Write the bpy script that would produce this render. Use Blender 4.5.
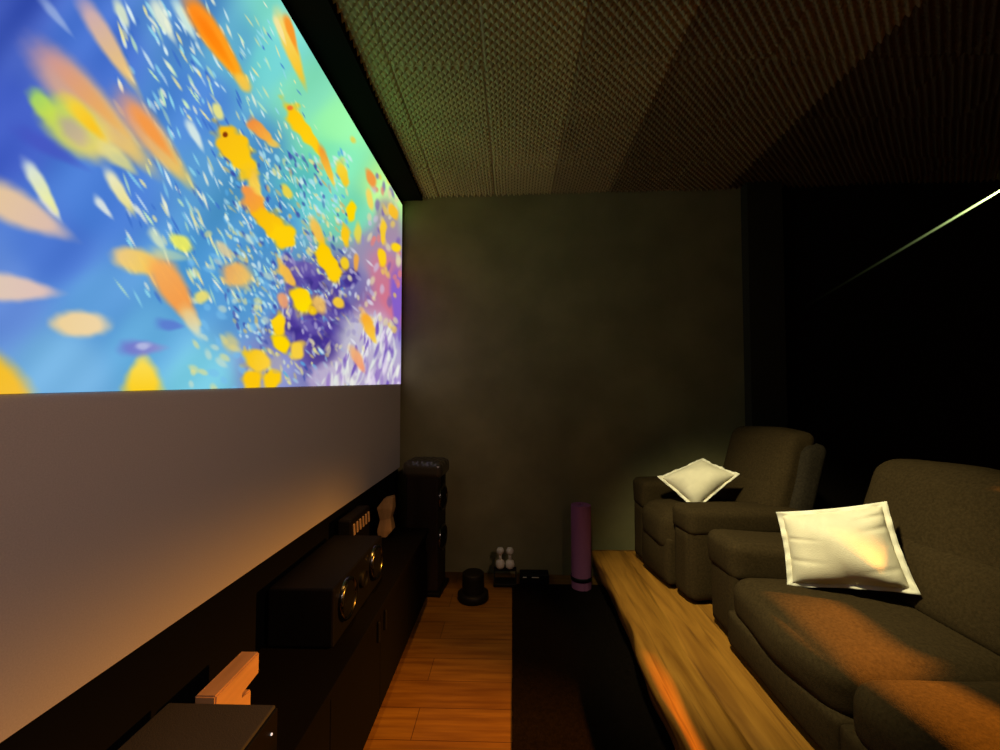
import bpy, bmesh, math, random
import numpy as np
from mathutils import Vector, Matrix, Euler

for _o in list(bpy.data.objects):
    bpy.data.objects.remove(_o, do_unlink=True)
C = bpy.context.scene.collection
S = bpy.context.scene
R = math.radians

# ------------------------------------------------------------------ camera
F_PX, CAM_Z = 425.0, 1.53
cd = bpy.data.cameras.new('camera'); cam = bpy.data.objects.new('camera', cd); C.objects.link(cam)
cd.sensor_width = 36.0; cd.lens = 36.0 * F_PX / 1000.0; cd.clip_start = 0.02
cam.location = (0, 0, CAM_Z)
cam.rotation_euler = Euler((R(92.0), 0, R(1.6)), 'XYZ')
S.camera = cam

# ------------------------------------------------------------------ world, exposure
w = bpy.data.worlds.new('world'); S.world = w; w.use_nodes = True
w.node_tree.nodes['Background'].inputs[0].default_value = (0, 0, 0, 1)
w.node_tree.nodes['Background'].inputs[1].default_value = 0.0
S.view_settings.view_transform = 'Standard'; S.view_settings.look = 'None'
S.view_settings.exposure = 0.0; S.view_settings.gamma = 1.0
S.view_settings.use_curve_mapping = False

# ------------------------------------------------------------------ lamps
def lamp(name, kind, loc, energy, color, aim=None, radius=0.1, size=None, blend=0.15):
    d = bpy.data.lights.new(name, kind); o = bpy.data.objects.new(name, d); C.objects.link(o)
    o.location = loc; d.energy = energy; d.color = color; d.shadow_soft_size = radius
    if kind == 'SPOT':
        d.spot_size = size; d.spot_blend = blend
    if aim is not None:
        o.rotation_euler = (Vector(aim) - Vector(loc)).to_track_quat('-Z', 'Y').to_euler()
    return o
# shaded warm lamp behind the sofa, throws its light downwards only
lamp('warm_shaded_lamp', 'SPOT', (3.0, 1.40, 2.20), 1450, (1.0, 0.36, 0.03), (3.0, 1.40, 0.0), 0.08, R(153), 0.40)
# added unseen fill, boosts the screen's weak light on seats and cushions
lamp('seat_fill', 'SPOT', (0.15, 1.15, 3.05), 385, (1.0, 0.92, 0.55), (1.40, 2.32, 0.58), 0.10, R(49), 0.9)
# added weak fill from behind the camera, lifts the lower screen
lamp('screen_fill', 'SPOT', (1.3, -1.1, 2.9), 90, (1.0, 0.67, 0.55), (-0.85, 1.6, 0.92), 0.12, R(55), 0.7)
lamp('floor_fill', 'SPOT', (-0.30, 1.2, 3.15), 135, (1.0, 0.46, 0.08), (-0.36, 2.5, 0.0), 0.06, R(29), 0.5)  # added unseen fill, brings warm light to the far floor
# projector light leaking along the back wall
leak = lamp('projector_leak', 'SPOT', (4.03, 3.39, 3.215), 2600, (0.70, 1.0, 0.36), (4.03 - 0.761, 3.39 + 0.365, 3.215 - 0.555), 0.004, R(37), 0.5)
leak.scale = (1, 0.085, 1)

# ------------------------------------------------------------------ materials
def mat(name, col, rough=0.7, metal=0.0, spec=0.3, noise=None, bump=None, sheen=0.0, coat=0.0):
    """noise = (scale, amount, stretch xyz); bump = (scale, strength)"""
    m = bpy.data.materials.new(name); m.use_nodes = True
    nt = m.node_tree; b = nt.nodes['Principled BSDF']
    b.inputs['Base Color'].default_value = (*col, 1)
    b.inputs['Roughness'].default_value = rough; b.inputs['Metallic'].default_value = metal
    b.inputs['Specular IOR Level'].default_value = spec
    b.inputs['Sheen Weight'].default_value = sheen; b.inputs['Coat Weight'].default_value = coat
    tc = nt.nodes.new('ShaderNodeTexCoord')
    if noise:
        sc, amt, st = noise
        mp = nt.nodes.new('ShaderNodeMapping'); mp.inputs['Scale'].default_value = st
        nt.links.new(tc.outputs['Object'], mp.inputs['Vector'])
        n = nt.nodes.new('ShaderNodeTexNoise'); n.inputs['Scale'].default_value = sc; n.inputs['Detail'].default_value = 5
        nt.links.new(mp.outputs[0], n.inputs['Vector'])
        rp = nt.nodes.new('ShaderNodeValToRGB')
        rp.color_ramp.elements[0].position = 0.3; rp.color_ramp.elements[1].position = 0.7
        rp.color_ramp.elements[0].color = (*[max(0, c * (1 - amt)) for c in col], 1)
        rp.color_ramp.elements[1].color = (*[min(1, c * (1 + amt)) for c in col], 1)
        nt.links.new(n.outputs['Fac'], rp.inputs['Fac']); nt.links.new(rp.outputs[0], b.inputs['Base Color'])
    if bump:
        n2 = nt.nodes.new('ShaderNodeTexNoise'); n2.inputs['Scale'].default_value = bump[0]; n2.inputs['Detail'].default_value = 3
        nt.links.new(tc.outputs['Object'], n2.inputs['Vector'])
        bp = nt.nodes.new('ShaderNodeBump'); bp.inputs['Strength'].default_value = bump[1]; bp.inputs['Distance'].default_value = 0.004
        nt.links.new(n2.outputs['Fac'], bp.inputs['Height']); nt.links.new(bp.outputs[0], b.inputs['Normal'])
    return m

M = {}
M['pillar'] = mat('dark_olive_pillar', (0.03, 0.028, 0.016), 0.85, spec=0.1)
M['back_wall'] = mat('black_olive_wall', (0.22, 0.195, 0.085), 0.8, spec=0.15, noise=(3, 0.15, (1, 1, 1)), bump=(160, 0.5))
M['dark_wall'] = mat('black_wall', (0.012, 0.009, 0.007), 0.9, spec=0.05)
M['side_black'] = mat('black_matt_wall', (0.006, 0.006, 0.006), 0.95, spec=0.03)
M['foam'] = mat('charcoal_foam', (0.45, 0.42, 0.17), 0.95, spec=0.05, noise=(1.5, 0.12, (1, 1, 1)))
M['foam_mid'] = mat('charcoal_foam_dimmed', (0.33, 0.30, 0.125), 0.95, spec=0.05, noise=(1.5, 0.12, (1, 1, 1)))  # darker columns rightward: panel tone steps plus light falloff painted into the colour
M['foam_dark'] = mat('brown_foam_dimmed', (0.19, 0.165, 0.07), 0.95, spec=0.05, noise=(1.5, 0.12, (1, 1, 1)))
M['foam_dimmest'] = mat('charcoal_foam_far_dimmed', (0.075, 0.062, 0.03), 0.95, spec=0.05, noise=(1.5, 0.12, (1, 1, 1)))
M['felt'] = mat('black_felt', (0.008, 0.008, 0.006), 1.0, spec=0.0)
M['screen'] = mat('white_screen_fabric', (0.62, 0.60, 0.58), 0.9, spec=0.05, noise=(300, 0.06, (1, 1, 1)))
M['sofa'] = mat('brown_chenille', (0.042, 0.0275, 0.0115), 0.95, spec=0.03, noise=(90, 0.22, (1, 1, 1)), bump=(240, 0.35))
M['sofa_dark'] = mat('dark_chenille', (0.03, 0.023, 0.014), 0.95, spec=0.05, noise=(90, 0.3, (1, 1, 1)), bump=(240, 0.5))
M['cushion'] = mat('cream_linen', (0.80, 0.72, 0.52), 0.9, spec=0.1, noise=(14, 0.06, (1, 1, 1)), bump=(220, 0.35))
M['flange'] = mat('pale_linen_edge', (0.88, 0.82, 0.64), 0.9, spec=0.1, bump=(220, 0.3))
M['blackplastic'] = mat('black_plastic', (0.005, 0.0045, 0.004), 0.5, spec=0.12)
M['blackmatt'] = mat('black_matt_laminate', (0.0035, 0.003, 0.0025), 0.85, spec=0.03)
M['greytop'] = mat('dark_grey_textured_metal', (0.055, 0.052, 0.045), 0.85, spec=0.1, bump=(300, 0.4))
M['chrome'] = mat('dark_gloss_ring', (0.10, 0.10, 0.095), 0.22, metal=1.0)
M['cone'] = mat('dark_cone', (0.004, 0.004, 0.004), 0.7, spec=0.1)
M['palewood'] = mat('pale_wood', (0.62, 0.36, 0.17), 0.6, spec=0.2, noise=(18, 0.2, (1, 0.15, 1)))
M['orangewood'] = mat('carved_wood', (0.55, 0.30, 0.10), 0.6, spec=0.2, noise=(18, 0.25, (1, 1, 0.3)))
M['darkspeaker'] = mat('walnut_black_veneer', (0.016, 0.010, 0.006), 0.6, spec=0.15, noise=(14, 0.3, (1, 1, 0.1)))
M['quilt'] = mat('glossy_quilted_top', (0.055, 0.045, 0.025), 0.3, spec=0.6)
M['mat_purple'] = mat('purple_foam', (0.29, 0.10, 0.20), 0.85, spec=0.1, bump=(150, 0.3))
M['rug'] = mat('black_mat', (0.005, 0.0032, 0.002), 0.95, spec=0.02, noise=(60, 0.3, (1, 1, 1)), bump=(120, 0.6))
M['white'] = mat('white_vinyl', (0.8, 0.74, 0.55), 0.5)
M['smoke'] = mat('grey_vinyl', (0.10, 0.09, 0.05), 0.5)
M['copper'] = mat('copper_metal', (0.75, 0.38, 0.2), 0.35, metal=1.0)
M['slat'] = mat('pale_slats', (0.40, 0.27, 0.15), 0.6)
M['led'] = bpy.data.materials.new('white_led'); M['led'].use_nodes = True
_b = M['led'].node_tree.nodes['Principled BSDF']; _b.inputs['Emission Color'].default_value = (0.9, 0.95, 1, 1); _b.inputs['Emission Strength'].default_value = 0.6

# plank floor: boards run across the room
def floor_mat():
    m = bpy.data.materials.new('laminate_planks'); m.use_nodes = True
    nt = m.node_tree; b = nt.nodes['Principled BSDF']; L = nt.links.new
    tc = nt.nodes.new('ShaderNodeTexCoord')
    br = nt.nodes.new('ShaderNodeTexBrick'); br.offset = 0.37
    br.inputs['Scale'].default_value = 1.0; br.inputs['Brick Width'].default_value = 1.2; br.inputs['Row Height'].default_value = 0.19
    br.inputs['Mortar Size'].default_value = 0.0018; br.inputs['Mortar'].default_value = (0.05, 0.018, 0.006, 1)
    br.inputs['Color1'].default_value = (0.19, 0.098, 0.016, 1); br.inputs['Color2'].default_value = (0.155, 0.074, 0.012, 1)
    L(tc.outputs['Object'], br.inputs['Vector'])
    mp = nt.nodes.new('ShaderNodeMapping'); mp.inputs['Scale'].default_value = (1.2, 14, 1)
    L(tc.outputs['Object'], mp.inputs['Vector'])
    n = nt.nodes.new('ShaderNodeTexNoise'); n.inputs['Scale'].default_value = 2.2; n.inputs['Detail'].default_value = 6
    L(mp.outputs[0], n.inputs['Vector'])
    rp = nt.nodes.new('ShaderNodeValToRGB'); rp.color_ramp.elements[0].position = 0.35; rp.color_ramp.elements[1].position = 0.65
    rp.color_ramp.elements[0].color = (0.62, 0.55, 0.5, 1); rp.color_ramp.elements[1].color = (1, 1, 1, 1)
    L(n.outputs['Fac'], rp.inputs['Fac'])
    mx = nt.nodes.new('ShaderNodeMix'); mx.data_type = 'RGBA'; mx.blend_type = 'MULTIPLY'; mx.inputs['Factor'].default_value = 1
    L(br.outputs['Color'], mx.inputs[6]); L(rp.outputs[0], mx.inputs[7]); L(mx.outputs[2], b.inputs['Base Color'])
    b.inputs['Roughness'].default_value = 0.5; b.inputs['Specular IOR Level'].default_value = 0.25
    return m
M['floor'] = floor_mat()

def slab_mat():
    m = bpy.data.materials.new('live_edge_pine'); m.use_nodes = True
    nt = m.node_tree; b = nt.nodes['Principled BSDF']; L = nt.links.new
    tc = nt.nodes.new('ShaderNodeTexCoord')
    mp = nt.nodes.new('ShaderNodeMapping'); mp.inputs['Scale'].default_value = (9, 0.9, 9)
    L(tc.outputs['Object'], mp.inputs['Vector'])
    n = nt.nodes.new('ShaderNodeTexNoise'); n.inputs['Scale'].default_value = 2.0; n.inputs['Detail'].default_value = 7; n.inputs['Distortion'].default_value = 0.6
    L(mp.outputs[0], n.inputs['Vector'])
    rp = nt.nodes.new('ShaderNodeValToRGB'); e = rp.color_ramp.elements
    e[0].position = 0.3; e[0].color = (0.19, 0.074, 0.007, 1); e[1].position = 0.72; e[1].color = (0.42, 0.19, 0.024, 1)
    k = rp.color_ramp.elements.new(0.5); k.color = (0.31, 0.132, 0.015, 1)
    L(n.outputs['Fac'], rp.inputs['Fac'])
    mp2 = nt.nodes.new('ShaderNodeMapping'); mp2.inputs['Scale'].default_value = (22, 1.1, 22)
    L(tc.outputs['Object'], mp2.inputs['Vector'])
    n2 = nt.nodes.new('ShaderNodeTexNoise'); n2.inputs['Scale'].default_value = 1.4; n2.inputs['Detail'].default_value = 3
    L(mp2.outputs[0], n2.inputs['Vector'])
    r2 = nt.nodes.new('ShaderNodeValToRGB'); r2.color_ramp.elements[0].position = 0.30; r2.color_ramp.elements[0].color = (0.45, 0.4, 0.35, 1)
    r2.color_ramp.elements[1].position = 0.40; r2.color_ramp.elements[1].color = (1, 1, 1, 1)
    L(n2.outputs['Fac'], r2.inputs['Fac'])
    mx = nt.nodes.new('ShaderNodeMix'); mx.data_type = 'RGBA'; mx.blend_type = 'MULTIPLY'; mx.inputs['Factor'].default_value = 0.8
    L(rp.outputs[0], mx.inputs[6]); L(r2.outputs[0], mx.inputs[7]); L(mx.outputs[2], b.inputs['Base Color'])
    bp = nt.nodes.new('ShaderNodeBump'); bp.inputs['Strength'].default_value = 0.5; bp.inputs['Distance'].default_value = 0.006
    L(n.outputs['Fac'], bp.inputs['Height']); L(bp.outputs[0], b.inputs['Normal'])
    b.inputs['Roughness'].default_value = 0.55; b.inputs['Specular IOR Level'].default_value = 0.3
    return m
M['slab'] = slab_mat()

# ------------------------------------------------------------------ builders
def link(name, verts, faces, material, parent=None, smooth=False):
    me = bpy.data.meshes.new(name); me.from_pydata([tuple(map(float, v)) for v in verts], [], [tuple(map(int, f)) for f in faces]); me.update()
    if smooth:
        me.polygons.foreach_set('use_smooth', [True] * len(me.polygons))
    me.materials.append(material)
    o = bpy.data.objects.new(name, me); C.objects.link(o)
    if parent: o.parent = parent
    return o

def link_bm(name, bm, material, parent=None, smooth=False):
    me = bpy.data.meshes.new(name); bmesh.ops.recalc_face_normals(bm, faces=bm.faces); bm.to_mesh(me); bm.free()
    if smooth: me.polygons.foreach_set('use_smooth', [True] * len(me.polygons))
    me.materials.append(material)
    o = bpy.data.objects.new(name, me); C.objects.link(o)
    if parent: o.parent = parent
    return o

def thing(name, label, cat, loc=(0, 0, 0), rz=0.0, group=None):
    o = bpy.data.objects.new(name, None); C.objects.link(o); o.location = loc; o.rotation_euler = (0, 0, rz)
    o.empty_display_size = 0.1
    return tag(o, label, cat, group)

def tag(o, label, cat, group=None):
    o['label'] = label; o['category'] = cat
    if group: o['group'] = group
    return o

def struct(o):
    o['kind'] = 'structure'; return o

def add_box(bm, lo, hi, bevel=0.0, seg=2):
    lo, hi = Vector(lo), Vector(hi)
    r = bmesh.ops.create_cube(bm, size=1.0)
    vs = r['verts']
    for v in vs:
        v.co = Vector(((lo[i] + hi[i]) / 2 + v.co[i] * (hi[i] - lo[i]) for i in range(3)))
    if bevel > 0:
        es = list({e for v in vs for e in v.link_edges})
        bmesh.ops.bevel(bm, geom=es, offset=bevel, segments=seg, affect='EDGES', profile=0.5)

def box(name, lo, hi, m, parent=None, bevel=0.0, seg=2):
    bm = bmesh.new(); add_box(bm, lo, hi, bevel, seg)
    return link_bm(name, bm, m, parent)

def soft_box(name, lo, hi, r, m, parent=None, n=12, bulge=(0, 0, 0), fn=None, noise=0.0, seed=1):
    """rounded, optionally bulging block; fn maps (N,3)->(N,3) afterwards"""
    lo, hi = np.array(lo, float), np.array(hi, float); c = (lo + hi) / 2; h = (hi - lo) / 2
    idx = {}; V = []; Fc = []
    t = np.sin(np.linspace(-1, 1, n + 1) * math.pi / 2) * 0.5 + np.linspace(-1, 1, n + 1) * 0.5
    def vid(p):
        k = tuple(np.round(p, 6))
        if k not in idx: idx[k] = len(V); V.append(p)
        return idx[k]
    for ax in range(3):
        for s in (-1, 1):
            a, b = (ax + 1) % 3, (ax + 2) % 3
            for i in range(n):
                for j in range(n):
                    q = []
                    for di, dj in ((0, 0), (1, 0), (1, 1), (0, 1)):
                        p = np.zeros(3); p[ax] = s; p[a] = t[i + di]; p[b] = t[j + dj]; q.append(vid(p))
                    Fc.append(q if s > 0 else q[::-1])
    U = np.array(V); P = U * h
    rr = min(r, h.min() * 0.999)
    inner = np.clip(P, -(h - rr), h - rr); d = P - inner
    ln = np.linalg.norm(d, axis=1, keepdims=True); ln[ln == 0] = 1
    P = inner + d / ln * rr
    for ax in range(3):
        a, b = (ax + 1) % 3, (ax + 2) % 3
        if bulge[ax]:
            P[:, ax] += np.sign(U[:, ax]) * np.abs(U[:, ax]) ** 3 * bulge[ax] * (1 - U[:, a] ** 2) * (1 - U[:, b] ** 2)
    if noise:
        rs = np.random.RandomState(seed)
        for k in range(5):
            f = rs.uniform(4, 16, 3); ph = rs.uniform(0, 6, 3)
            P += noise * 0.35 * (np.sin(P @ f + ph[0]))[:, None] * (P / np.maximum(np.linalg.norm(P, axis=1, keepdims=True), 1e-6))
    P = P + c
    if fn: P = fn(P)
    return link(name, P, Fc, m, parent, True)

def lathe(name, prof, m, parent=None, seg=32, loc=(0, 0, 0), axis='z', smooth=True):
    V = []; Fc = []
    for i in range(seg):
        a = 2 * math.pi * i / seg
        for r_, z in prof:
            x, y = r_ * math.cos(a), r_ * math.sin(a)
            p = (x, y, z) if axis == 'z' else ((z, x, y) if axis == 'x' else (x, z, y))
            V.append((p[0] + loc[0], p[1] + loc[1], p[2] + loc[2]))
    k = len(prof)
    for i in range(seg):
        j = (i + 1) % seg
        for q in range(k - 1):
            Fc.append((i * k + q, j * k + q, j * k + q + 1, i * k + q + 1))
    bm = bmesh.new(); vs = [bm.verts.new(v) for v in V]
    for f in Fc: bm.faces.new([vs[q] for q in f])
    bmesh.ops.remove_doubles(bm, verts=bm.verts, dist=1e-5)
    return link_bm(name, bm, m, parent, smooth)

def prism(name, poly, x0, x1, m, parent=None, bevel=0.004):
    """polygon in (y,z), extruded along x"""
    bm = bmesh.new()
    a = [bm.verts.new((x0, y, z)) for y, z in poly]; b = [bm.verts.new((x1, y, z)) for y, z in poly]
    bm.faces.new(a); bm.faces.new(b[::-1]); n = len(poly)
    for i in range(n): bm.faces.new((a[i], b[i], b[(i + 1) % n], a[(i + 1) % n]))
    if bevel: bmesh.ops.bevel(bm, geom=list(bm.edges), offset=bevel, segments=2, affect='EDGES')
    return link_bm(name, bm, m, parent)

# ------------------------------------------------------------------ room shell
CEIL, XL, XR, YB = 3.24, -0.975, 4.6, -1.7
def wall_y(x): return 3.60 - 0.037 * x
fl = struct(box('floor', (XL - 0.1, YB - 0.1, -0.1), (XR + 0.1, 3.8, 0.0), M['floor']))
bm = bmesh.new()
def quadprism(bm, pts, z0, z1):
    a = [bm.verts.new((x, y, z0)) for x, y in pts]; b = [bm.verts.new((x, y, z1)) for x, y in pts]; n = len(pts)
    bm.faces.new(a[::-1]); bm.faces.new(b)
    for i in range(n): bm.faces.new((a[i], a[(i + 1) % n], b[(i + 1) % n], b[i]))
quadprism(bm, [(XL - 0.1, wall_y(XL - 0.1)), (1.93, wall_y(1.93)), (1.93, 3.8), (XL - 0.1, 3.8)], 0, CEIL)
struct(link_bm('wall_back', bm, M['back_wall']))
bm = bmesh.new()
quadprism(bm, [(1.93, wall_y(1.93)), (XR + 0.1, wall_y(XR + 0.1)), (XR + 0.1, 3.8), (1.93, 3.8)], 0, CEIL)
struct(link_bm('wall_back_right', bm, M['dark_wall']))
bm = bmesh.new()
quadprism(bm, [(1.90, wall_y(1.9) - 0.10), (2.17, wall_y(2.17) - 0.10), (2.17, wall_y(2.17)), (1.90, wall_y(1.9))], 0, CEIL)
struct(link_bm('pillar', bm, M['pillar']))
struct(box('wall_left', (XL - 0.1, YB, 0), (XL, 3.8, CEIL), M['side_black']))
struct(box('wall_right', (XR, YB, 0), (XR + 0.1, 3.8, CEIL), M['dark_wall']))
struct(box('warm_light_blocker', (2.32, 1.59, 0.26), (3.7, 1.69, CEIL), M['dark_wall']))  # unseen blocker, added to keep the warm lamp off back wall and cushion
struct(box('wall_front', (XL - 0.1, YB - 0.1, 0), (XR + 0.1, YB, CEIL), M['dark_wall']))

# ceiling: egg-crate acoustic foam panels
T = 0.483
def foam_ceiling():
    st = 0.0062
    xs = np.arange(-0.795, 3.92, st); ys = np.arange(0.69, 3.66, st)
    X, Y = np.meshgrid(xs, ys)
    u = (X + 0.628) / T; v = (Y - 2.140) / T
    iu, iv = np.floor(u), np.floor(v); fu, fv = u - iu, v - iv
    K = 2 * math.pi * 10
    turn = ((iu * 7 + iv * 13) % 3 == 0)
    z = np.cos(K * fu + 0.4 * iu) * np.cos(K * fv + 0.5 * iv)
    z = np.where(turn, np.cos(K * fu + 1.2) * np.cos(K * fv + 0.7), z)
    z = 2 * ((z + 1) / 2) ** 1.4 - 1
    edge = np.minimum(np.minimum(fu, 1 - fu), np.minimum(fv, 1 - fv))
    seam = np.clip(edge / 0.010, 0, 1)
    rs = np.random.RandomState(3); off = rs.uniform(-0.006, 0.006, (60, 60))
    o = off[(iu.astype(int) % 60), (iv.astype(int) % 60)]
    Z = CEIL - 0.010 - (0.0180 * (z + 1) + 0.004) * seam + o
    ny, nx = X.shape
    me = bpy.data.meshes.new('ceiling')
    co = np.stack([X, Y, Z], -1).reshape(-1, 3).astype(np.float32)
    a = (np.arange(ny - 1)[:, None] * nx + np.arange(nx - 1)[None, :]).reshape(-1)
    q = np.stack([a, a + nx, a + nx + 1, a + 1], -1).astype(np.int32)
    me.vertices.add(len(co)); me.vertices.foreach_set('co', co.reshape(-1))
    me.loops.add(q.size); me.loops.foreach_set('vertex_index', q.reshape(-1))
    me.polygons.add(len(q)); me.polygons.foreach_set('loop_start', np.arange(0, q.size, 4, dtype=np.int32))
    me.polygons.foreach_set('use_smooth', np.ones(len(q), dtype=bool))
    me.update(calc_edges=True); me.validate()
    for k_ in ('foam', 'foam_mid', 'foam_dark', 'foam_dimmest'): me.materials.append(M[k_])
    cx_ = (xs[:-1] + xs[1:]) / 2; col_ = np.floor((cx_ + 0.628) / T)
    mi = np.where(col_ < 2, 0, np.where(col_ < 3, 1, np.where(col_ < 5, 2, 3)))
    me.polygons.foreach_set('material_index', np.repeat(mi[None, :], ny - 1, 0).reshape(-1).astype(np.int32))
    ob = bpy.data.objects.new('ceiling', me); C.objects.link(ob); struct(ob)
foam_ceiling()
struct(box('ceiling_slab', (XL - 0.1, YB - 0.1, CEIL), (XR + 0.1, 3.8, CEIL + 0.1), M['felt']))
struct(box('trim_1', (XL, YB, CEIL - 0.075), (-0.77, 3.6, CEIL), M['felt']))

# ------------------------------------------------------------------ projection screen
SX = -0.950
def to_px(P):
    Rm = np.array(cam.rotation_euler.to_matrix())
    q = (P - np.array([0, 0, CAM_Z])) @ Rm
    return np.stack([500 + F_PX * q[:, 0] / -q[:, 2], 375 - F_PX * q[:, 1] / -q[:, 2]], -1)
def srgb(c):
    c = np.asarray(c, float) / 255.0
    return np.where(c <= 0.04045, c / 12.92, ((c + 0.055) / 1.055) ** 2.4)

screen = thing('projection_screen', 'large white projection screen on the left wall showing an underwater film of orange fish', 'projection screen', (SX, 0, 0.88))
Y0, Y1, ZT, ZB = 0.45, 3.60, 3.135, 0.875
box('screen_fabric', (-0.02, Y0, ZB - 0.88), (0.0, Y1, ZT - 0.88), M['screen'], screen)

def picture():
    pxs = np.concatenate([np.linspace(-45, 0, 20, endpoint=False), np.linspace(0, 400.4, 402)])
    ycol = np.empty_like(pxs)
    # distance along the screen of each column of picture pixels
    yy = np.linspace(0.4, 3.7, 8000); pp = to_px(np.stack([np.full_like(yy, SX), yy, np.full_like(yy, 1.6)], -1))[:, 0]
    ycol = np.interp(pxs, pp, yy); ycol = ycol[ycol <= Y1]
    if ycol[-1] < Y1: ycol = np.append(ycol, Y1)
    nr = 400; rows = np.linspace(0, 1, nr)
    zb = 1.523 + (ycol - 0.8) / 2.8 * 0.057
    Yg = np.repeat(ycol[None, :], nr, 0); Zg = zb[None, :] + rows[:, None] * (ZT - 0.006 - zb[None, :])
    P = np.stack([np.full_like(Yg, SX + 0.003), Yg, Zg], -1).reshape(-1, 3)
    px = to_px(P); x, y = px[:, 0], px[:, 1]
    ctrl = [((0, 0), (48, 75, 180)), ((100, 50), (60, 105, 208)), ((0, 130), (55, 85, 198)), ((100, 200), (64, 118, 216)), ((0, 300), (88, 130, 216)),
            ((100, 300), (82, 148, 218)), ((60, 370), (108, 172, 226)), ((200, 380), (112, 198, 228)), ((200, 280), (70, 148, 216)), ((200, 100), (68, 128, 216)),
            ((185, 20), (72, 130, 206)), ((235, 50), (84, 165, 205)), ((270, 60), (98, 200, 205)), ((285, 15), (122, 218, 205)), ((305, 90), (128, 224, 190)),
            ((340, 125), (148, 245, 170)), ((390, 190), (186, 250, 150)), ((250, 150), (68, 140, 202)), ((270, 220), (62, 138, 204)), ((310, 190), (84, 190, 195)),
            ((350, 215), (110, 215, 180)), ((250, 300), (72, 143, 208)), ((300, 325), (86, 74, 162)), ((340, 285), (98, 95, 168)), ((320, 345), (74, 56, 150)),
            ((375, 250), (150, 135, 175)), ((388, 310), (190, 120, 160)), ((395, 345), (110, 95, 205)), ((345, 372), (175, 160, 200)), ((392, 372), (140, 108, 196)),
            ((275, 372), (130, 140, 205)), ((-60, 100), (48, 72, 180)), ((-60, 350), (100, 150, 215)), ((300, -60), (150, 235, 200)), ((150, -60), (60, 100, 200)),
            ((335, 160), (120, 228, 180)), ((60, 250), (66, 112, 212)), ((150, 340), (90, 165, 222)), ((0, -200), (45, 70, 175))]
    num = np.zeros((len(x), 3)); den = np.zeros(len(x))
    for (cx, cy), c in ctrl:
        wgt = 1.0 / (((x - cx) ** 2 + (y - cy) ** 2) + 120) ** 2.2
        num += wgt[:, None] * np.array(c, float); den += wgt
    col = num / den[:, None] * 0.96 + np.array([15.0, 14.0, 8.0])
    rs = np.random.RandomState(11)
    for k in range(10):
        f = rs.uniform(0.02, 0.12, 2); ph = rs.uniform(0, 6); col += (np.sin(x * f[0] + y * f[1] + ph) * 2.2)[:, None]
    N1 = sum(np.sin(x * a_ + y * b_ + c_) for a_, b_, c_ in ((.31, .12, 0), (-.17, .27, 2), (.45, -.38, 4), (.09, .5, 1))) * 0.5
    def blob(cx, cy, ln, wd, ang, c1, c2=None, soft=0.25, alpha=1.0, taper=0.0):
        r0 = ln / 2 * (1 + soft) + 2
        m = np.nonzero((np.abs(x - cx) < r0) & (np.abs(y - cy) < r0))[0]
        if not len(m): return
        a = R(ang); dx, dy = x[m] - cx, y[m] - cy
        u = (dx * math.cos(a) + dy * math.sin(a)) / (ln / 2); v = (-dx * math.sin(a) + dy * math.cos(a)) / (wd / 2)
        v = v / np.clip(1 - (taper if taper else (0.38 if ln > 2.4 * wd and ln > 24 else 0.0)) * u, 0.3, 2)
        d = np.sqrt(u * u + v * v) * (1 + 0.13 * N1[m] * (1.05 if soft < 0.32 and 16 < ln < 62 else min(1.0, 14.0 / ln)))
        s = np.clip((1 + soft - d) / (2 * soft), 0, 1); s = s * s * (3 - 2 * s) * alpha
        k = np.clip(u * 0.5 + 0.5, 0, 1)[:, None]
        cc = np.array(c1, float) * (1 - k) + np.array(c2 if c2 is not None else c1, float) * k
        col[m] = col[m] * (1 - s[:, None]) + cc * s[:, None]
    # pale streaks of tiny fish
    for k in range(700):
        t = rs.uniform(0, 1); cx = rs.uniform(120, 345); cy = rs.uniform(0, 300)
        if cx < 150 + 0.05 * cy and rs.uniform() < 0.6: continue
        if cx > 262 + 0.42 * cy and rs.uniform() < 0.93: continue
        big = 1 + (210 - cx) / 220
        ln = rs.uniform(6, 18) * big; wd = rs.uniform(1.5, 2.8) * big
        c = [(225, 245, 245), (150, 220, 235), (205, 240, 190), (245, 245, 215), (245, 235, 160), (60, 110, 200)][rs.randint(6)]
        blob(cx, cy, ln, wd, rs.uniform(50, 72), c, None, 0.5, rs.uniform(0.45, 0.95))
    for k in range(800):
        cx = rs.uniform(225, 350); cy = rs.uniform(150, 385)
        if cx - 225 < (cy - 300) * 0.4: continue
        c = [(170, 225, 235), (215, 240, 240), (230, 225, 150), (90, 170, 225), (60, 75, 165), (200, 185, 120)][rs.randint(6)]
        blob(cx, cy, rs.uniform(4, 9), rs.uniform(1.8, 3.4), rs.uniform(40, 80), c, None, 0.5, rs.uniform(0.4, 0.9))
    for k in range(60):
        cx = rs.uniform(190, 270); cy = rs.uniform(230, 390)
        blob(cx, cy, rs.uniform(6, 13), rs.uniform(4, 7), rs.uniform(20, 70), [(210, 225, 200), (120, 190, 235), (235, 225, 140)][rs.randint(3)], None, 0.5, 0.6)
    # reef
    for k in range(70):
        blob(rs.uniform(285, 352), rs.uniform(262, 345), rs.uniform(9, 24), rs.uniform(6, 13), rs.uniform(0, 180), [(72, 52, 150), (60, 45, 135), (105, 90, 170), (88, 70, 160)][rs.randint(4)], None, 0.35, 0.75)
    blob(372, 352, 84, 62, 60, (205, 205, 210), (180, 165, 205), 0.3, 0.9)
    blob(338, 375, 60, 24, -12, (185, 170, 205), (205, 200, 210), 0.3, 0.9)
    blob(389, 285, 75, 30, 75, (205, 125, 150), (215, 110, 130), 0.35, 0.85)
    blob(397, 300, 60, 12, 88, (115, 90, 215), None, 0.4, 0.8)
    blob(388, 225, 55, 24, 85, (160, 135, 150), (170, 140, 175), 0.4, 0.8)
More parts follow.
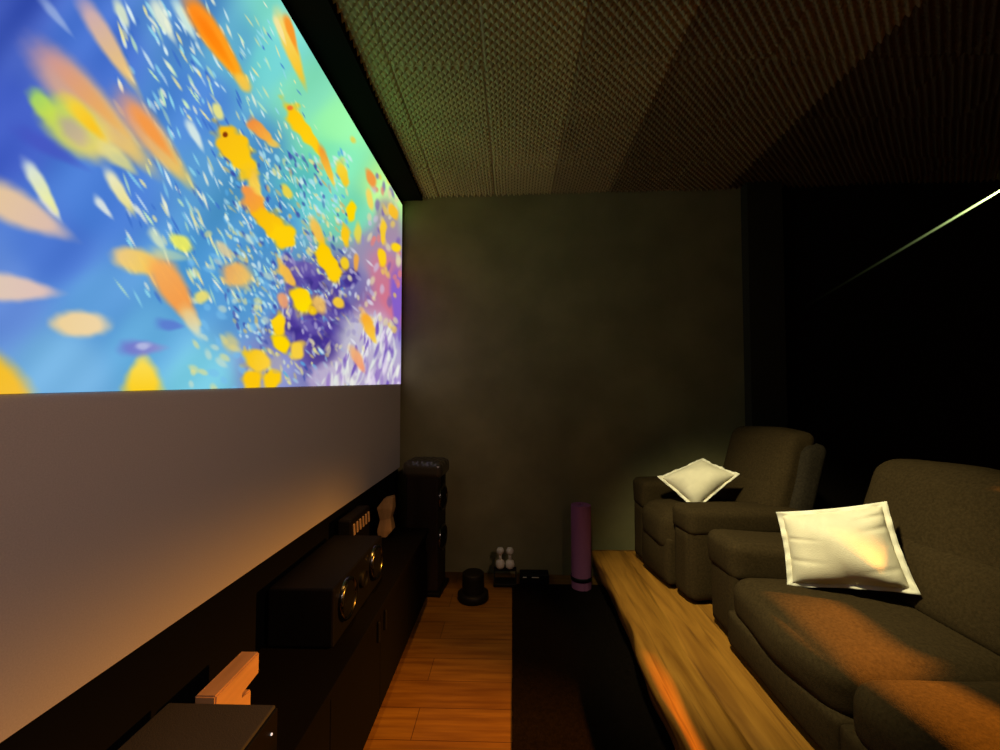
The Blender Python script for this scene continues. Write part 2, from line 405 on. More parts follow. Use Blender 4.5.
    for k in range(190):
        cx = rs.uniform(318, 400); cy = rs.uniform(318, 386)
        if cy < 395 - (cx - 312) * 1.25: continue
        c = [(240, 243, 232), (225, 232, 225), (150, 120, 195), (108, 80, 180), (235, 225, 240)][rs.randint(5)]
        blob(cx, cy, rs.uniform(8, 20), rs.uniform(2, 4), rs.uniform(84, 118), c, None, 0.45, rs.uniform(0.5, 0.9))
    for k in range(60):
        cx = rs.uniform(368, 400); cy = rs.uniform(175, 330)
        blob(cx, cy, rs.uniform(5, 12), rs.uniform(3, 5), rs.uniform(60, 110), [(225, 215, 170), (205, 190, 215), (230, 130, 120), (120, 95, 170), (240, 205, 90)][rs.randint(5)], None, 0.5, 0.7)
    Yl, Or = (255, 208, 10), (250, 150, 45)
    for k in range(150):
        blob(rs.uniform(280, 375), rs.uniform(235, 350), rs.uniform(4, 10), rs.uniform(2, 4), rs.uniform(40, 120), [(225, 225, 235), (190, 185, 215), (235, 225, 170), (150, 140, 190)][rs.randint(4)], None, 0.5, rs.uniform(0.4, 0.85))
    fish = [
        (80, 98, 150, 46, 42, (90, 110, 200), (120, 130, 200), .6, .5), (92, 108, 165, 36, 46, (196, 150, 160), (240, 205, 105), .35, .97), (85, 92, 95, 16, 46, (214, 150, 140), (245, 175, 75), .6, .8),
        (76, 128, 84, 44, 38, (190, 220, 85), (245, 215, 110), .35, .92), (42, 105, 36, 18, 55, (165, 222, 95), (205, 222, 80), .5, .9), (85, 118, 52, 13, 48, (250, 212, 60), (255, 190, 20), .6, .9),
        (74, 132, 34, 18, 45, (180, 165, 150), (205, 180, 150), .6, .85), (118, 158, 44, 14, 40, (240, 225, 140), (235, 225, 130), .5, .8), (50, 148, 70, 14, 30, (70, 80, 190), None, .6, .6),
        (108, 43, 104, 17, 58, (205, 170, 185), (250, 205, 110), .4, .95), (155, 140, 112, 25, 52, (225, 150, 130), (238, 205, 95), .4, .97), (152, 132, 60, 11, 52, (250, 150, 60), None, .6, .8),
        (20, 210, 104, 32, 28, (240, 205, 150), (225, 190, 175), .4, .95), (50, 205, 34, 10, 55, (245, 235, 215), None, .5, .8), (41, 187, 58, 13, 58, (225, 235, 225), (240, 240, 150), .4, .95), (120, 192, 50, 11, 58, (245, 240, 200), (240, 225, 130), .4, .95),
        (55, 15, 45, 8, 50, (165, 185, 225), None, .6, .7), (122, 14, 30, 9, 65, (225, 235, 200), None, .5, .9), (163, 20, 48, 11, 62, (235, 242, 215), None, .5, .9), (185, 20, 44, 9, 62, (215, 240, 225), None, .5, .9), (103, 207, 26, 7, 50, (230, 235, 225), None, .5, .9), (195, 135, 34, 8, 62, (225, 240, 230), None, .5, .9),
        (10, 288, 92, 26, 6, (228, 205, 175), (230, 195, 185), .35, .95), (80, 324, 56, 25, 2, (242, 210, 150), (245, 215, 165), .35, .97), (-6, 384, 96, 50, 42, (250, 195, 20), (250, 190, 60), .4, .97),
        (143, 380, 48, 34, 90, (255, 225, 90), (255, 200, 10), .4, .98, -.45), (142, 348, 42, 14, 0, (110, 110, 200), (150, 140, 205), .5, .85), (143, 346, 14, 7, 0, (190, 195, 230), None, .6, .8), (170, 325, 26, 10, 5, (90, 110, 205), None, .5, .7),
        (137, 261, 50, 24, 16, (245, 205, 130), (250, 205, 80), .35, .95), (174, 290, 78, 26, 58, (250, 175, 90), (248, 150, 65), .35, .97), (192, 322, 34, 13, 62, (235, 200, 130), (220, 230, 200), .5, .9), (181, 243, 24, 14, 35, (245, 240, 90), None, .4, .9), (158, 240, 26, 9, 55, (225, 235, 190), None, .5, .8), (170, 255, 40, 10, 10, (200, 220, 170), None, .6, .6),
        (216, 41, 106, 20, 56, (255, 140, 35), (255, 170, 25), .28, 1), (215, 42, 60, 9, 56, (255, 120, 10), (255, 140, 10), .6, .8), (243, 82, 22, 11, 50, (250, 200, 70), None, .5, .9), (291, 48, 76, 13, 70, (250, 220, 120), (255, 195, 30), .35, .97), (291, 32, 38, 7, 72, (250, 150, 40), None, .4, .95), (280, 30, 30, 5, 68, (250, 230, 160), None, .4, .9),
        (236, 150, 56, 27, 52, (248, 190, 20), (255, 205, 15), .22, 1, .15), (255, 187, 40, 11, 76, (250, 195, 60), (255, 225, 90), .4, .95), (218, 112, 18, 9, 60, (245, 235, 130), None, .4, .9), (225, 135, 5, 5, 0, (120, 40, 10), None, .4, .9),
        (272, 143, 14, 8, 30, (245, 200, 80), None, .4, .9), (245, 172, 12, 18, 20, (250, 200, 25), None, .4, .9), (261, 132, 34, 11, 45, (245, 140, 60), (250, 185, 60), .3, .97), (303, 129, 60, 14, 56, (255, 195, 10), (255, 215, 20), .25, 1), (290, 108, 6, 5, 0, (240, 110, 50), None, .4, .9), (316, 146, 26, 7, 62, (255, 205, 20), None, .35, 1), (327, 166, 42, 7, 70, (245, 150, 45), (250, 210, 60), .35, .97),
        (343, 174, 26, 10, 76, (250, 215, 60), (250, 200, 30), .3, .97), (371, 179, 20, 8, 66, (245, 150, 60), None, .35, .95), (353, 140, 7, 5, 60, (230, 215, 80), None, .5, .9), (287, 192, 16, 8, 60, (250, 215, 60), None, .4, .9), (257, 207, 44, 16, 56, (248, 150, 70), (250, 180, 30), .25, .98), (275, 227, 48, 21, 44, (250, 190, 15), Yl, .22, 1), (284, 236, 24, 25, 20, Yl, Yl, .25, 1),
        (318, 233, 34, 9, 66, (245, 195, 90), (250, 190, 50), .35, .95), (327, 260, 40, 17, 66, (255, 205, 0), Yl, .22, 1), (334, 274, 18, 14, 70, Yl, Yl, .3, 1), (237, 275, 30, 25, 15, (235, 165, 90), (245, 200, 100), .4, .95), (224, 250, 22, 9, 45, (230, 205, 150), None, .5, .85), (202, 296, 14, 12, 0, (245, 225, 110), None, .5, .9), (231, 343, 18, 14, 60, (225, 205, 120), None, .6, .7),
        (287, 275, 28, 10, 55, (248, 190, 70), None, .3, .95), (301, 300, 28, 19, 62, Yl, (255, 225, 0), .25, 1), (312, 310, 12, 9, 40, Yl, None, .3, .9), (283, 300, 16, 10, 70, (240, 160, 110), None, .4, .9), (319, 304, 20, 11, 60, (240, 190, 90), None, .4, .9), (279, 325, 24, 13, 95, (255, 215, 20), Yl, .25, 1), (281, 343, 20, 15, 50, (255, 215, 0), None, .25, 1), (297, 350, 19, 14, 100, (250, 210, 60), None, .3, .97),
        (258, 361, 28, 23, 20, (250, 200, 20), (255, 210, 60), .3, .98), (252, 380, 20, 20, 0, (255, 200, 10), None, .3, .98), (272, 379, 20, 18, 140, (255, 205, 10), None, .3, .98), (277, 363, 12, 16, 0, (175, 165, 170), None, .5, .6),
        (351, 211, 22, 9, 95, (255, 215, 0), None, .25, 1), (345, 235, 20, 8, 80, (255, 200, 20), None, .3, .97), (358, 233, 20, 7, 90, (235, 215, 70), None, .4, .9), (345, 264, 13, 9, 70, (250, 210, 30), None, .3, .95), (356, 262, 16, 5, 90, (245, 170, 60), None, .4, .9), (338, 303, 13, 10, 30, (250, 205, 50), None, .3, .95),
        (382, 258, 18, 8, 75, (255, 210, 20), None, .3, .97), (396, 247, 11, 9, 40, (255, 215, 20), None, .3, .97), (393, 211, 17, 8, 70, (250, 190, 40), None, .3, .95), (383, 232, 26, 6, 92, (250, 205, 40), None, .3, .95), (370, 200, 22, 6, 80, (250, 215, 90), None, .4, .9), (369, 327, 30, 10, 66, (250, 165, 40), (250, 205, 60), .3, .97), (358, 360, 28, 9, 62, (240, 180, 120), (245, 150, 110), .35, .95)]
    for f in fish:
        blob(f[0], f[1], f[2], f[3], f[4], f[5], f[6], f[7], f[8], f[9] if len(f) > 9 else 0.0)
    lin = srgb(np.clip(col, 0, 255))
    nc = len(ycol)
    me = bpy.data.meshes.new('projected_picture')
    co = P - np.array([SX, 0, 0.88])
    a = (np.arange(nr - 1)[:, None] * nc + np.arange(nc - 1)[None, :]).reshape(-1)
    q = np.stack([a, a + 1, a + nc + 1, a + nc], -1).astype(np.int32)
    me.vertices.add(len(co)); me.vertices.foreach_set('co', co.astype(np.float32).reshape(-1))
    me.loops.add(q.size); me.loops.foreach_set('vertex_index', q.reshape(-1))
    me.polygons.add(len(q)); me.polygons.foreach_set('loop_start', np.arange(0, q.size, 4, dtype=np.int32))
    me.update(calc_edges=True)
    at = me.color_attributes.new('film', 'FLOAT_COLOR', 'POINT')
    at.data.foreach_set('color', np.concatenate([lin, np.ones((len(lin), 1))], 1).astype(np.float32).reshape(-1))
    m = bpy.data.materials.new('film_frame'); m.use_nodes = True; nt = m.node_tree; nt.nodes.clear()
    out = nt.nodes.new('ShaderNodeOutputMaterial'); em = nt.nodes.new('ShaderNodeEmission'); ca = nt.nodes.new('ShaderNodeVertexColor'); ca.layer_name = 'film'
    nt.links.new(ca.outputs['Color'], em.inputs['Color']); nt.links.new(em.outputs[0], out.inputs['Surface']); em.inputs['Strength'].default_value = 1.0
    me.materials.append(m)
    o = bpy.data.objects.new('projected_picture', me); C.objects.link(o); o.parent = screen
    o['label'] = 'glowing film picture of orange fish over a reef'
picture()

# ------------------------------------------------------------------ platform with a live-edge front
def platform():
    t = thing('wooden_step', 'long live-edge wooden step carrying the brown sofa and armchair', 'platform', (0, 0, 0))
    ys = np.linspace(-1.4, 3.47, 160); rs = np.random.RandomState(5)
    def wob(y):
        return (0.018 * np.sin(y * 2.3 + 0.6) + 0.010 * np.sin(y * 5.1 + 1.0) + 0.006 * np.sin(y * 11.3))
    top = 0.635 + 0.8 * wob(ys) - 0.02 * (ys > 3.3) * (ys - 3.3) / 0.17
    # profile (offset from edge, z)
    prof = [(0.080, 0.055), (0.040, 0.060), (0.020, 0.095), (0.010, 0.140), (0.000, 0.195), (0.007, 0.212), (0.026, 0.2195), (0.10, 0.220), (0.16, 0.2205), (0.24, 0.2195), (0.245, 0.2155), (0.25, 0.2195), (0.34, 0.220), (0.42, 0.220), (0.50, 0.220), (0.60, 0.22)]
    V, Fc = [], []
    for i, y in enumerate(ys):
        for k, (o_, z_) in enumerate(prof):
            j = 0.004 * math.sin(y * 17 + k * 1.3) + 0.006 * math.sin(y * 7.7 + k * 2.1)
            crack = 0.02 * math.sin(y * 1.9 + 0.4) if 8 <= k <= 11 else 0
            V.append((top[i] + o_ + (j if k < 5 else 0) + crack, y, z_ + 0.03))
        V.append((1.26, y, 0.25)); V.append((1.26, y, 0.085))
    n = len(prof) + 2
    for i in range(len(ys) - 1):
        for k in range(n):
            k2 = (k + 1) % n
            Fc.append((i * n + k, i * n + k2, (i + 1) * n + k2, (i + 1) * n + k))
    Fc.append(tuple(range(n))[::-1]); Fc.append(tuple((len(ys) - 1) * n + k for k in range(n)))
    bm = bmesh.new(); vs = [bm.verts.new(v) for v in V]
    for f in Fc: bm.faces.new([vs[q] for q in f])
    o = link_bm('slab', bm, M['slab'], t, True)
    o.data.polygons.foreach_set('use_smooth', [True] * len(o.data.polygons))
    box('plinth', (0.80, -1.4, 0.0), (1.26, 3.45, 0.085), M['blackmatt'], t)
    box('deck', (1.26, -1.4, 0.0), (3.6, 3.44, 0.249), M['blackmatt'], t)
platform()
PZ = 0.252

# ------------------------------------------------------------------ seats
def seam_line(name, pts, r, m, parent):
    cu = bpy.data.curves.new(name, 'CURVE'); cu.dimensions = '3D'; cu.bevel_depth = r; cu.bevel_resolution = 2
    sp = cu.splines.new('POLY'); sp.points.add(len(pts) - 1)
    for p, q in zip(sp.points, pts): p.co = (*q, 1)
    cu.materials.append(m); o = bpy.data.objects.new(name, cu); C.objects.link(o); o.parent = parent
    return o

def lean(x0, z0, k, zmax=99):
    def fn(P):
        P = P.copy(); P[:, 0] += k * np.clip(P[:, 2] - z0, 0, None); return P
    return fn

def arm_fn(zc, amt, x0=0.0, drop=0.0, xlen=0.8):
    def fn(P):
        P = P.copy()
        P[:, 2] -= drop * np.clip((P[:, 0] - x0) / xlen, 0, 1) * np.clip(P[:, 2] / zc, 0, 1)
        return P
    return fn

# recliner armchair: faces -x in its own frame, origin at the middle of its front foot line
def armchair():
    t = thing('recliner_armchair', 'brown fabric recliner armchair by the back wall with a small cushion on its seat', 'armchair', (1.0, 2.965, PZ), R(9))
    W = 0.395
    soft_box('base', (0.05, -W + 0.03, 0.03), (0.80, W - 0.03, 0.30), 0.03, M['sofa_dark'], t, 10)
    for s in (-1, 1):
        y0, y1 = (s * W, s * (W - 0.21)) if s < 0 else (s * (W - 0.21), s * W)
        a = soft_box('armrest', (0.0, y0 + 0.004, 0.02), (0.77, y1 - 0.004, 0.52), 0.035, M['sofa'], t, 12, (0.01, 0.01, 0))
        soft_box('arm_pad', (-0.012, y0 - 0.006, 0.40), (0.76, y1 + 0.006, 0.61 if s > 0 else 0.565), 0.045, M['sofa'], a, 16, (0.012, 0.006, 0.008), arm_fn(0.6, 0, 0.0, 0.03), 0.006, 3 + s)
        soft_box('front_panel', (-0.012, y0 + 0.03, 0.03), (0.06, y1 - 0.03, 0.43), 0.025, M['sofa'], a, 10)
    soft_box('seat_cushion', (-0.05, -W + 0.205, 0.22), (0.62, W - 0.205, 0.49), 0.085, M['sofa'], t, 16, (0.02, 0, 0.03), None, 0.006, 8)
    soft_box('footrest', (-0.035, -W + 0.21, 0.03), (0.07, W - 0.21, 0.33), 0.025, M['sofa'], t, 12, (0.025, 0, 0), None, 0.004, 9)
    b = soft_box('backrest', (0.54, -W + 0.06, 0.38), (0.74, W - 0.13, 1.0), 0.06, M['sofa'], t, 16, (0.035, 0.0, 0.012), lean(0, 0.4, 0.33), 0.01, 10)
    soft_box('lumbar_pad', (0.515, -W + 0.08, 0.42), (0.64, W - 0.15, 0.72), 0.06, M['sofa'], b, 14, (0.03, 0, 0.01), lean(0, 0.4, 0.33), 0.008, 21)
    soft_box('back_shell', (0.64, -W + 0.03, 0.10), (0.83, W - 0.13, 0.93), 0.06, M['sofa_dark'], t, 12, (0.02, 0.01, 0.01), lean(0, 0.4, 0.30))
    for sx in (0.1, 0.72):
        for sy in (-W + 0.09, W - 0.09):
            box('foot', (sx, sy - 0.025, 0), (sx + 0.05, sy + 0.025, 0.035), M['blackplastic'], t)
armchair()

def sofa():
    t = thing('recliner_sofa', 'long brown fabric recliner sofa on the wooden step, large cream cushion at its far arm', 'sofa', (1.10, 1.46, PZ), 0)
    t.scale = (1, 1, 0.95)
    ya, yb = -0.98, 0.98
    soft_box('base', (0.07, ya + 0.04, 0.03), (0.95, yb - 0.04, 0.30), 0.03, M['sofa_dark'], t, 12)
    for s in (1, -1):
        y0, y1 = (yb - 0.27, yb) if s > 0 else (ya, ya + 0.27)
        a = soft_box('armrest', (0.0, y0 + 0.006, 0.02), (0.90, y1 - 0.004, 0.47), 0.035, M['sofa'], t, 12, (0.01, 0.01, 0))
        soft_box('arm_pad', (-0.012, y0 - 0.004, 0.33), (0.88, y1 + 0.008, 0.54), 0.05, M['sofa'], a, 16, (0.012, 0.006, 0.008), arm_fn(0.53, 0, 0.0, 0.05), 0.006, 5 + s)
    for k, (y0, y1) in enumerate(((0.0, yb - 0.255), (ya + 0.255, 0.0))):
        g = 0.003
        soft_box('seat_cushion', (-0.030, y0 + g, 0.15), (0.66, y1 - g, 0.385), 0.085, M['sofa'], t, 18, (0.02, 0, 0.028), None, 0.007, 30 + k)
        soft_box('footrest', (-0.038, y0 + g, 0.03), (0.10, y1 - g, 0.205), 0.022, M['sofa'], t, 12, (0.014, 0, 0), None, 0.004, 40 + k)
        b = soft_box('backrest', (0.58, y0 + g, 0.34), (0.80, (y1 if k else y1 + 0.12) - g, 0.97), 0.075, M['sofa'], t, 18, (0.03, 0.0, 0.025), lean(0, 0.36, 0.34), 0.009, 50 + k)
        soft_box('lumbar_pad', (0.545, y0 + 0.01, 0.36), (0.68, (y1 if k else y1 + 0.02) - 0.01, 0.68), 0.065, M['sofa'], b, 14, (0.035, 0, 0.01), lean(0, 0.36, 0.34), 0.008, 60 + k)
    soft_box('back_shell', (0.72, ya + 0.10, 0.08), (0.95, yb - 0.10, 0.90), 0.06, M['sofa_dark'], t, 14, (0.02, 0, 0.01), lean(0, 0.36, 0.32))
    for sx in (0.12, 0.85):
        for sy in (ya + 0.1, yb - 0.1):
            box('foot', (sx, sy - 0.03, 0), (sx + 0.05, sy + 0.03, 0.035), M['blackplastic'], t)
sofa()

# cushions: four corners in space, filling bulges along the normal
def cushion(name, corners, thick, label, group, seed, ear=0.06, wr=0.006):
    BL, BR, TR, TL = [np.array(c, float) for c in corners]
    nrm = np.cross(BR - BL, TL - BL); nrm /= np.linalg.norm(nrm)
    n = 44; g = np.linspace(-1, 1, n + 1)
    u, v = np.meshgrid(g, g)
    rs = np.random.RandomState(seed)
    def surf(u, v):
        uu = u * (1 - ear * (1 - v * v)); vv = v * (1 - ear * (1 - u * u))
        a, b = (uu + 1) / 2, (vv + 1) / 2
        return (BL * ((1 - a) * (1 - b))[..., None] + BR * (a * (1 - b))[..., None] + TR * (a * b)[..., None] + TL * ((1 - a) * b)[..., None])
    fr = 0.90                                     # inside this the cushion is filled, outside is the flat flange
    base = surf(u * fr, v * fr)
    fill = np.clip((1 - np.abs(u) ** 2.6), 0, 1) ** 0.62 * np.clip((1 - np.abs(v) ** 2.6), 0, 1) ** 0.62
    wrk = np.zeros_like(u)
    for k in range(9):
        c = rs.uniform(-0.7, 0.7); side = rs.randint(4); wd = rs.uniform(0.03, 0.07); dep = rs.uniform(0.5, 1.0)
        a, b = (u, v) if side % 2 == 0 else (v, u)
        b = b if side < 2 else -b
        wrk -= dep * np.exp(-((a - c + 0.15 * b) / wd) ** 2) * np.clip(-b - 0.25, 0, 1)
    for k in range(4):
        f = rs.uniform(2, 6, 2); wrk += 0.35 * np.sin(u * f[0] + v * f[1] + rs.uniform(0, 6))
    front = base + nrm * (thick * 0.62 * fill + wr * wrk * np.clip(fill * 3, 0, 1) + 0.002)[..., None]
    back = base - nrm * (thick * 0.38 * fill + 0.002)[..., None]
    org = (BL + BR) / 2
    V = np.concatenate([front.reshape(-1, 3), back.reshape(-1, 3)]) - org
    Fc = []; k = n + 1; off = k * k
    for i in range(n):
        for j in range(n):
            a = i * k + j; Fc.append((a, a + 1, a + k + 1, a + k)); Fc.append((off + a, off + a + k, off + a + k + 1, off + a + 1))
    ring = [i for i in range(k)] + [i * k + n for i in range(1, k)] + [n * k + j for j in range(n - 1, -1, -1)] + [i * k for i in range(n - 1, 0, -1)]
    for a, b in zip(ring, ring[1:] + ring[:1]): Fc.append((a, off + a, off + b, b))
    o = link(name, V, Fc, M['cushion'], None, True); o.location = org
    tag(o, label, 'cushion', group)
    # flange
    per = [(s, -1) for s in g] + [(1, s) for s in g[1:]] + [(s, 1) for s in g[::-1][1:]] + [(-1, s) for s in g[::-1][1:-1]]
    pu = np.array([p[0] for p in per]); pv = np.array([p[1] for p in per]); m = len(per)
    wav = 0.006 * np.sin(np.arange(m) * 0.37 + seed) + 0.004 * np.sin(np.arange(m) * 0.83)
    L = []
    for sgn in (1, -1):
        for q in (fr - 0.02, 0.955, 1.0):
            L.append(surf(pu * q, pv * q) - org + nrm * (sgn * 0.0026 + wav * max(0.0, (q - fr) / (1 - fr)))[:, None])
    V = np.concatenate(L); Fc = []
    for i in range(m):
        j = (i + 1) % m
        for a, b in ((0, 1), (1, 2)):
            Fc.append((a * m + i, b * m + i, b * m + j, a * m + j)); Fc.append(((a + 3) * m + i, (a + 3) * m + j, (b + 3) * m + j, (b + 3) * m + i))
        Fc.append((2 * m + i, 5 * m + i, 5 * m + j, 2 * m + j))
    link('flange', V, Fc, M['flange'], o, True)
    return o

def at(px, py, depth):
    """point at a given distance down the room (world y) behind a photo pixel"""
    d = cam.rotation_euler.to_matrix() @ Vector(((px - 500) / F_PX, (375 - py) / F_PX, -1))
    k = depth / d.y
    return np.array([0, 0, CAM_Z]) + np.array(d) * k

cushion('cushion', [at(787, 587, 2.03), at(921, 595, 1.785), at(887, 501, 1.955), at(776, 512, 2.115)], 0.15,
        'large cream linen cushion leaning in the corner of the brown sofa', None, 4, 0.05, 0.013)
cushion('cushion', [at(696, 512, 2.83), at(740, 474, 2.86), at(702, 458, 3.08), at(657, 477, 3.02)], 0.15,
        'small cream cushion standing on one corner in the brown armchair', None, 9, 0.05, 0.004)

# ------------------------------------------------------------------ rug, yoga mat, small things on the floor
rug = box('floor_mat', (0.0, 0.2, 0.001), (0.72, 3.40, 0.007), M['rug'], None, 0.003)
tag(rug, 'long black floor mat between the planks and the wooden step', 'mat')

def yoga():
    # rolled sheet standing on end: a spiral wall
    t = thing('yoga_mat', 'purple rolled exercise mat standing upright by the back wall', 'exercise mat', (0.535, 3.36, 0.008))
    V, Fc = [], []; n = 220; th = 0.0065
    for i in range(n):
        a = 2 * math.pi * 7 * i / (n - 1); r_ = 0.020 + 0.052 * i / (n - 1)
        c, s = math.cos(a), math.sin(a)
        for rr in (r_, r_ + th):
            for z in (0.0, 0.008, 0.622, 0.63): V.append((rr * c, rr * s, z))
    for i in range(n - 1):
        o, p = i * 8, (i + 1) * 8
        for a, b in ((0, 1), (1, 2), (2, 3)):
            Fc.append((o + a, o + b, p + b, p + a)); Fc.append((o + 4 + a, p + 4 + a, p + 4 + b, o + 4 + b))
        Fc.append((o, p, p + 4, o + 4)); Fc.append((o + 3, o + 7, p + 7, p + 3))
    Fc.append((0, 4, 5, 1)); Fc.append((1, 5, 6, 2)); Fc.append((2, 6, 7, 3))
    link('rolled_sheet', V, Fc, M['mat_purple'], t)
    prof = [(0.0785, 0.06), (0.0805, 0.06), (0.0805, 0.09), (0.0785, 0.09), (0.0785, 0.06)]
    lathe('strap', prof, M['blackplastic'], t, 40)
yoga()

def tub():
    t = thing('floor_tub', 'black round tub with a wide rimmed foot on the plank floor', 'tub', (-0.285, 3.16, 0.001))
    lathe('body', [(0, 0.02), (0.085, 0.02), (0.083, 0.06), (0.078, 0.15), (0.080, 0.185), (0.072, 0.193), (0, 0.195)], M['blackplastic'], t)
    lathe('foot_ring', [(0, 0.0), (0.108, 0.0), (0.115, 0.012), (0.112, 0.05), (0.095, 0.06), (0, 0.06)], M['blackplastic'], t)
tub()

def rack():
    t = thing('dumbbell_rack', 'low black rack by the back wall holding small white weights', 'rack', (-0.055, 3.40, 0.001))
    box('base_tray', (-0.09, -0.06, 0.0), (0.09, 0.06, 0.03), M['blackplastic'], t, 0.008)
    for s in (-1, 1):
        prism('side_plate', [(-0.055, 0.03), (0.055, 0.03), (0.035, 0.125), (-0.02, 0.125)], s * 0.085 - 0.004, s * 0.085 + 0.004, M['blackplastic'], t, 0.002)
    box('shelf', (-0.082, -0.03, 0.112), (0.082, 0.035, 0.122), M['blackplastic'], t, 0.003)
    box('catch', (-0.075, -0.068, 0.03), (-0.065, -0.06, 0.055), M['chrome'], t, 0.002)
rack()
def dumbbell(dx, y, z, m, h, label, group=None):
    t = thing('dumbbell', label, 'dumbbell', (-0.055 + dx, y, z), 0, group)
    r1 = 0.036
    lathe('lower_head', [(0, 0), (0.02, 0), (0.033, 0.014), (r1, 0.036), (0.031, 0.058), (0.014, 0.070), (0, 0.070)], m, t, 24)
    lathe('handle', [(0, 0.064), (0.013, 0.064), (0.011, 0.09), (0.013, 0.118), (0, 0.118)], m, t, 20)
    lathe('upper_head', [(0, 0.108), (0.012, 0.108), (0.027, 0.122), (0.029, 0.142), (0.020, 0.160), (0, 0.164)], m, t, 24)
dumbbell(-0.038, 3.40, 0.124, M['white'], 1, 'white dumbbell standing on end on the black rack, the one nearer the speaker')
dumbbell(0.038, 3.40, 0.124, M['white'], 1, 'white dumbbell standing on end on the black rack, the one nearer the purple mat')

def case():
    t = thing('equipment_case', 'flat black case with two thin pale strips beside the weight rack', 'case', (0.17, 3.44, 0.008))
    box('body', (-0.11, -0.05, 0.0), (0.12, 0.05, 0.075), M['blackplastic'], t, 0.008)
    box('strip', (-0.085, -0.0525, 0.050), (-0.055, -0.0495, 0.056), M['white'], t)
    box('strip', (-0.015, -0.0525, 0.050), (0.040, -0.0495, 0.056), M['white'], t)
case()

# ------------------------------------------------------------------ media console and what stands on it
CX, CT = -0.60, 0.55
def console():
    t = thing('media_console', 'long low black media console under the projection screen', 'console', (-0.78, 1.6, 0))
    x0, x1, y0, y1 = XL + 0.02 + 0.78, CX + 0.78, -1.25, 1.44
    box('top_panel', (x0, y0, CT - 0.03), (x1 + 0.01, y1, CT), M['blackmatt'], t, 0.003)
    box('carcass', (x0, y0 + 0.01, 0.07), (x1 - 0.02, y1 - 0.01, CT - 0.031), M['blackmatt'], t)
    box('plinth', (x0, y0 + 0.03, 0.0), (x1 - 0.05, y1 - 0.03, 0.07), M['blackmatt'], t)
    n = 5; wdt = (y1 - y0 - 0.02) / n
    for i in range(n):
        a = y0 + 0.01 + i * wdt
        d = box('door', (x1 - 0.02, a + 0.003, 0.08), (x1, a + wdt - 0.003, CT - 0.034), M['blackmatt'], t, 0.003)
        hy = a + (wdt - 0.05 if i % 2 == 0 else 0.05)
        bm = bmesh.new(); add_box(bm, (x1, hy - 0.008, 0.41), (x1 + 0.014, hy + 0.008, 0.50), 0.005)
        link_bm('handle', bm, M['copper'] if i == 1 else M['blackplastic'], d)
console()

def receiver():
    t = thing('av_receiver', 'black box with a flat dark grey top beside the pale notched wooden block', 'receiver', (-0.785, 0.93, CT))
    box('casing', (-0.145, -0.24, 0.012), (0.15, 0.225, 0.135), M['greytop'], t, 0.004)
    box('front_panel', (0.15, -0.236, 0.016), (0.158, 0.222, 0.130), M['blackplastic'], t, 0.003)
    lathe('indicator_light', [(0, 0), (0.003, 0), (0.003, 0.003), (0, 0.003)], M['led'], t, 12, (0.158, 0.19, 0.085), 'x')
    for a in (-0.2, 0.18):
        for b in (-0.11, 0.11):
            lathe('foot', [(0, 0), (0.018, 0), (0.018, 0.013), (0, 0.013)], M['blackplastic'], t, 16, (b, a, 0))
receiver()

wb = prism('wooden_block', [(1.172, CT), (1.335, CT), (1.335, 0.600), (1.285, 0.600), (1.285, 0.622), (1.375, 0.622), (1.375, 0.690), (1.172, 0.690)], -0.872, -0.812, M['palewood'])
tag(wb, 'pale notched wooden block standing behind the grey-topped black box', 'block')

def centre_speaker():
    t = thing('centre_speaker', 'black horizontal speaker with two shiny-rimmed cones on the console', 'speaker', (-0.80, 1.92, CT))
    box('cabinet', (-0.13, -0.30, 0.004), (0.125, 0.30, 0.225), M['blackplastic'], t, 0.008)
    def driver(name, y, r_):
        d = lathe(name, [(0, -0.004), (r_ * 0.3, 0.006), (r_ * 0.86, 0.012), (r_ * 0.9, 0.004)], M['cone'], t, 36, (0.125, y, 0.134), 'x')
        lathe('rim', [(r_ * 0.86, 0.0), (r_ * 0.90, 0.018), (r_ * 0.98, 0.020), (r_ * 1.05, 0.010), (r_ * 1.06, 0.0)], M['chrome'] if r_ > 0.05 else M['blackplastic'], d, 40, (0.125, y, 0.134), 'x')
    driver('woofer', -0.18, 0.078); driver('woofer', 0.18, 0.078); driver('tweeter', 0.0, 0.035)
centre_speaker()

def slat_device():
    t = thing('network_player', 'black upright audio device with six pale slats on the console under the screen', 'device', (-0.88, 2.40, CT))
    box('body', (-0.045, -0.15, 0.0), (0.03, 0.15, 0.29), M['blackplastic'], t, 0.01)
    for i in range(6):
        y = -0.115 + i * 0.046
        bm = bmesh.new(); add_box(bm, (0.03, y - 0.009, 0.20), (0.038, y + 0.009, 0.262), 0.003)
        for v in bm.verts: v.co.y -= (v.co.z - 0.23) * 0.15
        link_bm('slat', bm, M['slat'], t)
slat_device()

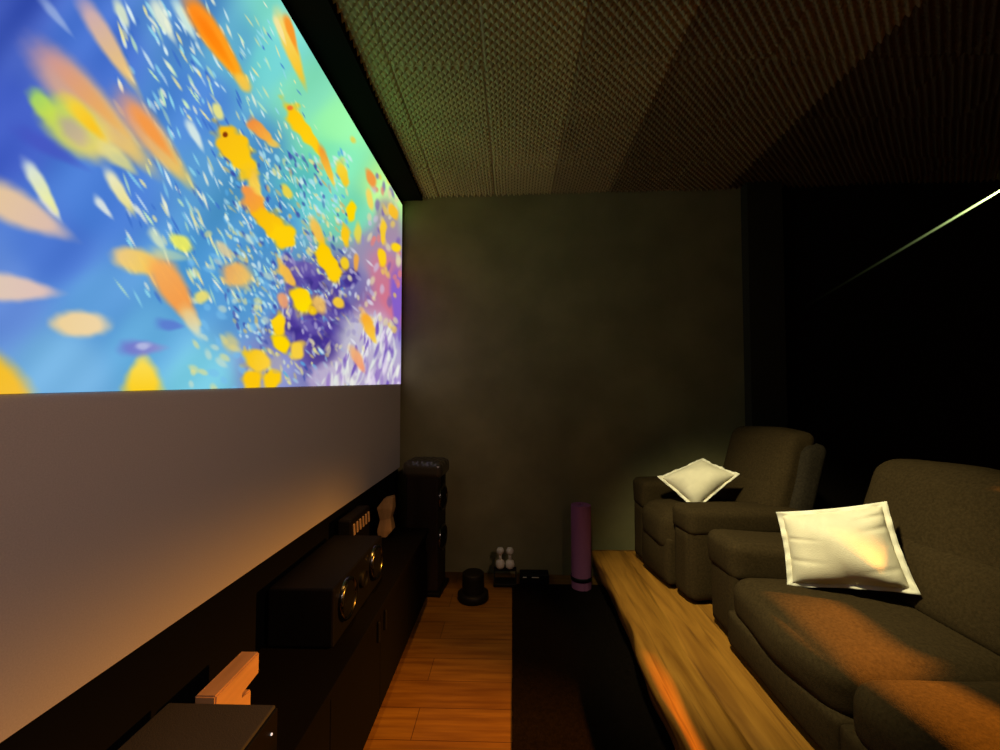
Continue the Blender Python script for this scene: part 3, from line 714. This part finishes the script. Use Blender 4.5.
def ornament():
    t = thing('wooden_ornament', 'orange-brown faceted wooden ornament, narrow-waisted, beside the tower speaker', 'ornament', (-0.845, 2.87, CT))
    def facet(name, rings):
        bm = bmesh.new(); prev = None
        for z, pts in rings:
            cur = [bm.verts.new((x, y, z + dz)) for x, y, dz in pts]
            if prev:
                n = len(cur)
                for i in range(n): bm.faces.new((prev[i], prev[(i + 1) % n], cur[(i + 1) % n], cur[i]))
            else: bm.faces.new(cur[::-1])
            prev = cur
        bm.faces.new(prev)
        bmesh.ops.bevel(bm, geom=list(bm.edges), offset=0.004, segments=1, affect='EDGES')
        link_bm(name, bm, M['orangewood'], t)
    sq = lambda a, b, dz0=0, dz1=0: [(-a, -b, dz0), (a, -b, dz1), (a, b, dz1), (-a, b, dz0)]
    facet('lower_block', [(0.0, [(-0.045, -0.04, 0), (0.010, -0.04, 0), (0.010, 0.04, 0), (-0.045, 0.04, 0)]), (0.045, sq(0.05, 0.045)), (0.118, sq(0.036, 0.035, -0.006, 0.006))])
    facet('upper_block', [(0.112, sq(0.034, 0.033, -0.006, 0.006)), (0.19, sq(0.053, 0.045, 0.005, 0.0)), (0.262, [(-0.01, -0.03, -0.008), (0.05, -0.03, 0.005), (0.05, 0.03, 0.005), (-0.01, 0.03, -0.008)])])
ornament()

def tower():
    t = thing('tower_speaker', 'tall dark tower speaker in the corner by the screen end', 'speaker', (-0.665, 3.32, 0.0), R(-6))
    box('plinth', (-0.15, -0.14, 0.001), (0.15, 0.14, 0.03), M['blackplastic'], t, 0.006)
    box('cabinet', (-0.125, -0.115, 0.03), (0.125, 0.115, 0.885), M['darkspeaker'], t, 0.01)
    # quilted glossy cap
    def quilt(P):
        P = P.copy(); top = np.clip((P[:, 2] - 0.90) / 0.06, 0, 1)
        P[:, 2] += 0.008 * top * np.abs(np.sin((P[:, 0] + P[:, 1]) * 42)) * np.abs(np.sin((P[:, 0] - P[:, 1]) * 42)); return P
    soft_box('top_cap', (-0.155, -0.135, 0.865), (0.155, 0.135, 0.985), 0.045, M['quilt'], t, 40, (0, 0, 0.008), quilt)
    for z in (0.70, 0.40):
        d = lathe('woofer', [(0, -0.002), (0.03, 0.006), (0.078, 0.010), (0.084, 0.004)], M['cone'], t, 32, (0.125, 0, z), 'x')
        lathe('rim', [(0.080, 0.0), (0.084, 0.018), (0.090, 0.020), (0.097, 0.010), (0.098, 0.0)], M['chrome'], d, 40, (0.125, 0, z), 'x')
    lathe('tweeter', [(0, 0.012), (0.012, 0.010), (0.02, 0.004), (0.035, 0.006), (0.036, 0.0)], M['cone'], t, 24, (0.125, 0, 0.83), 'x')
tower()
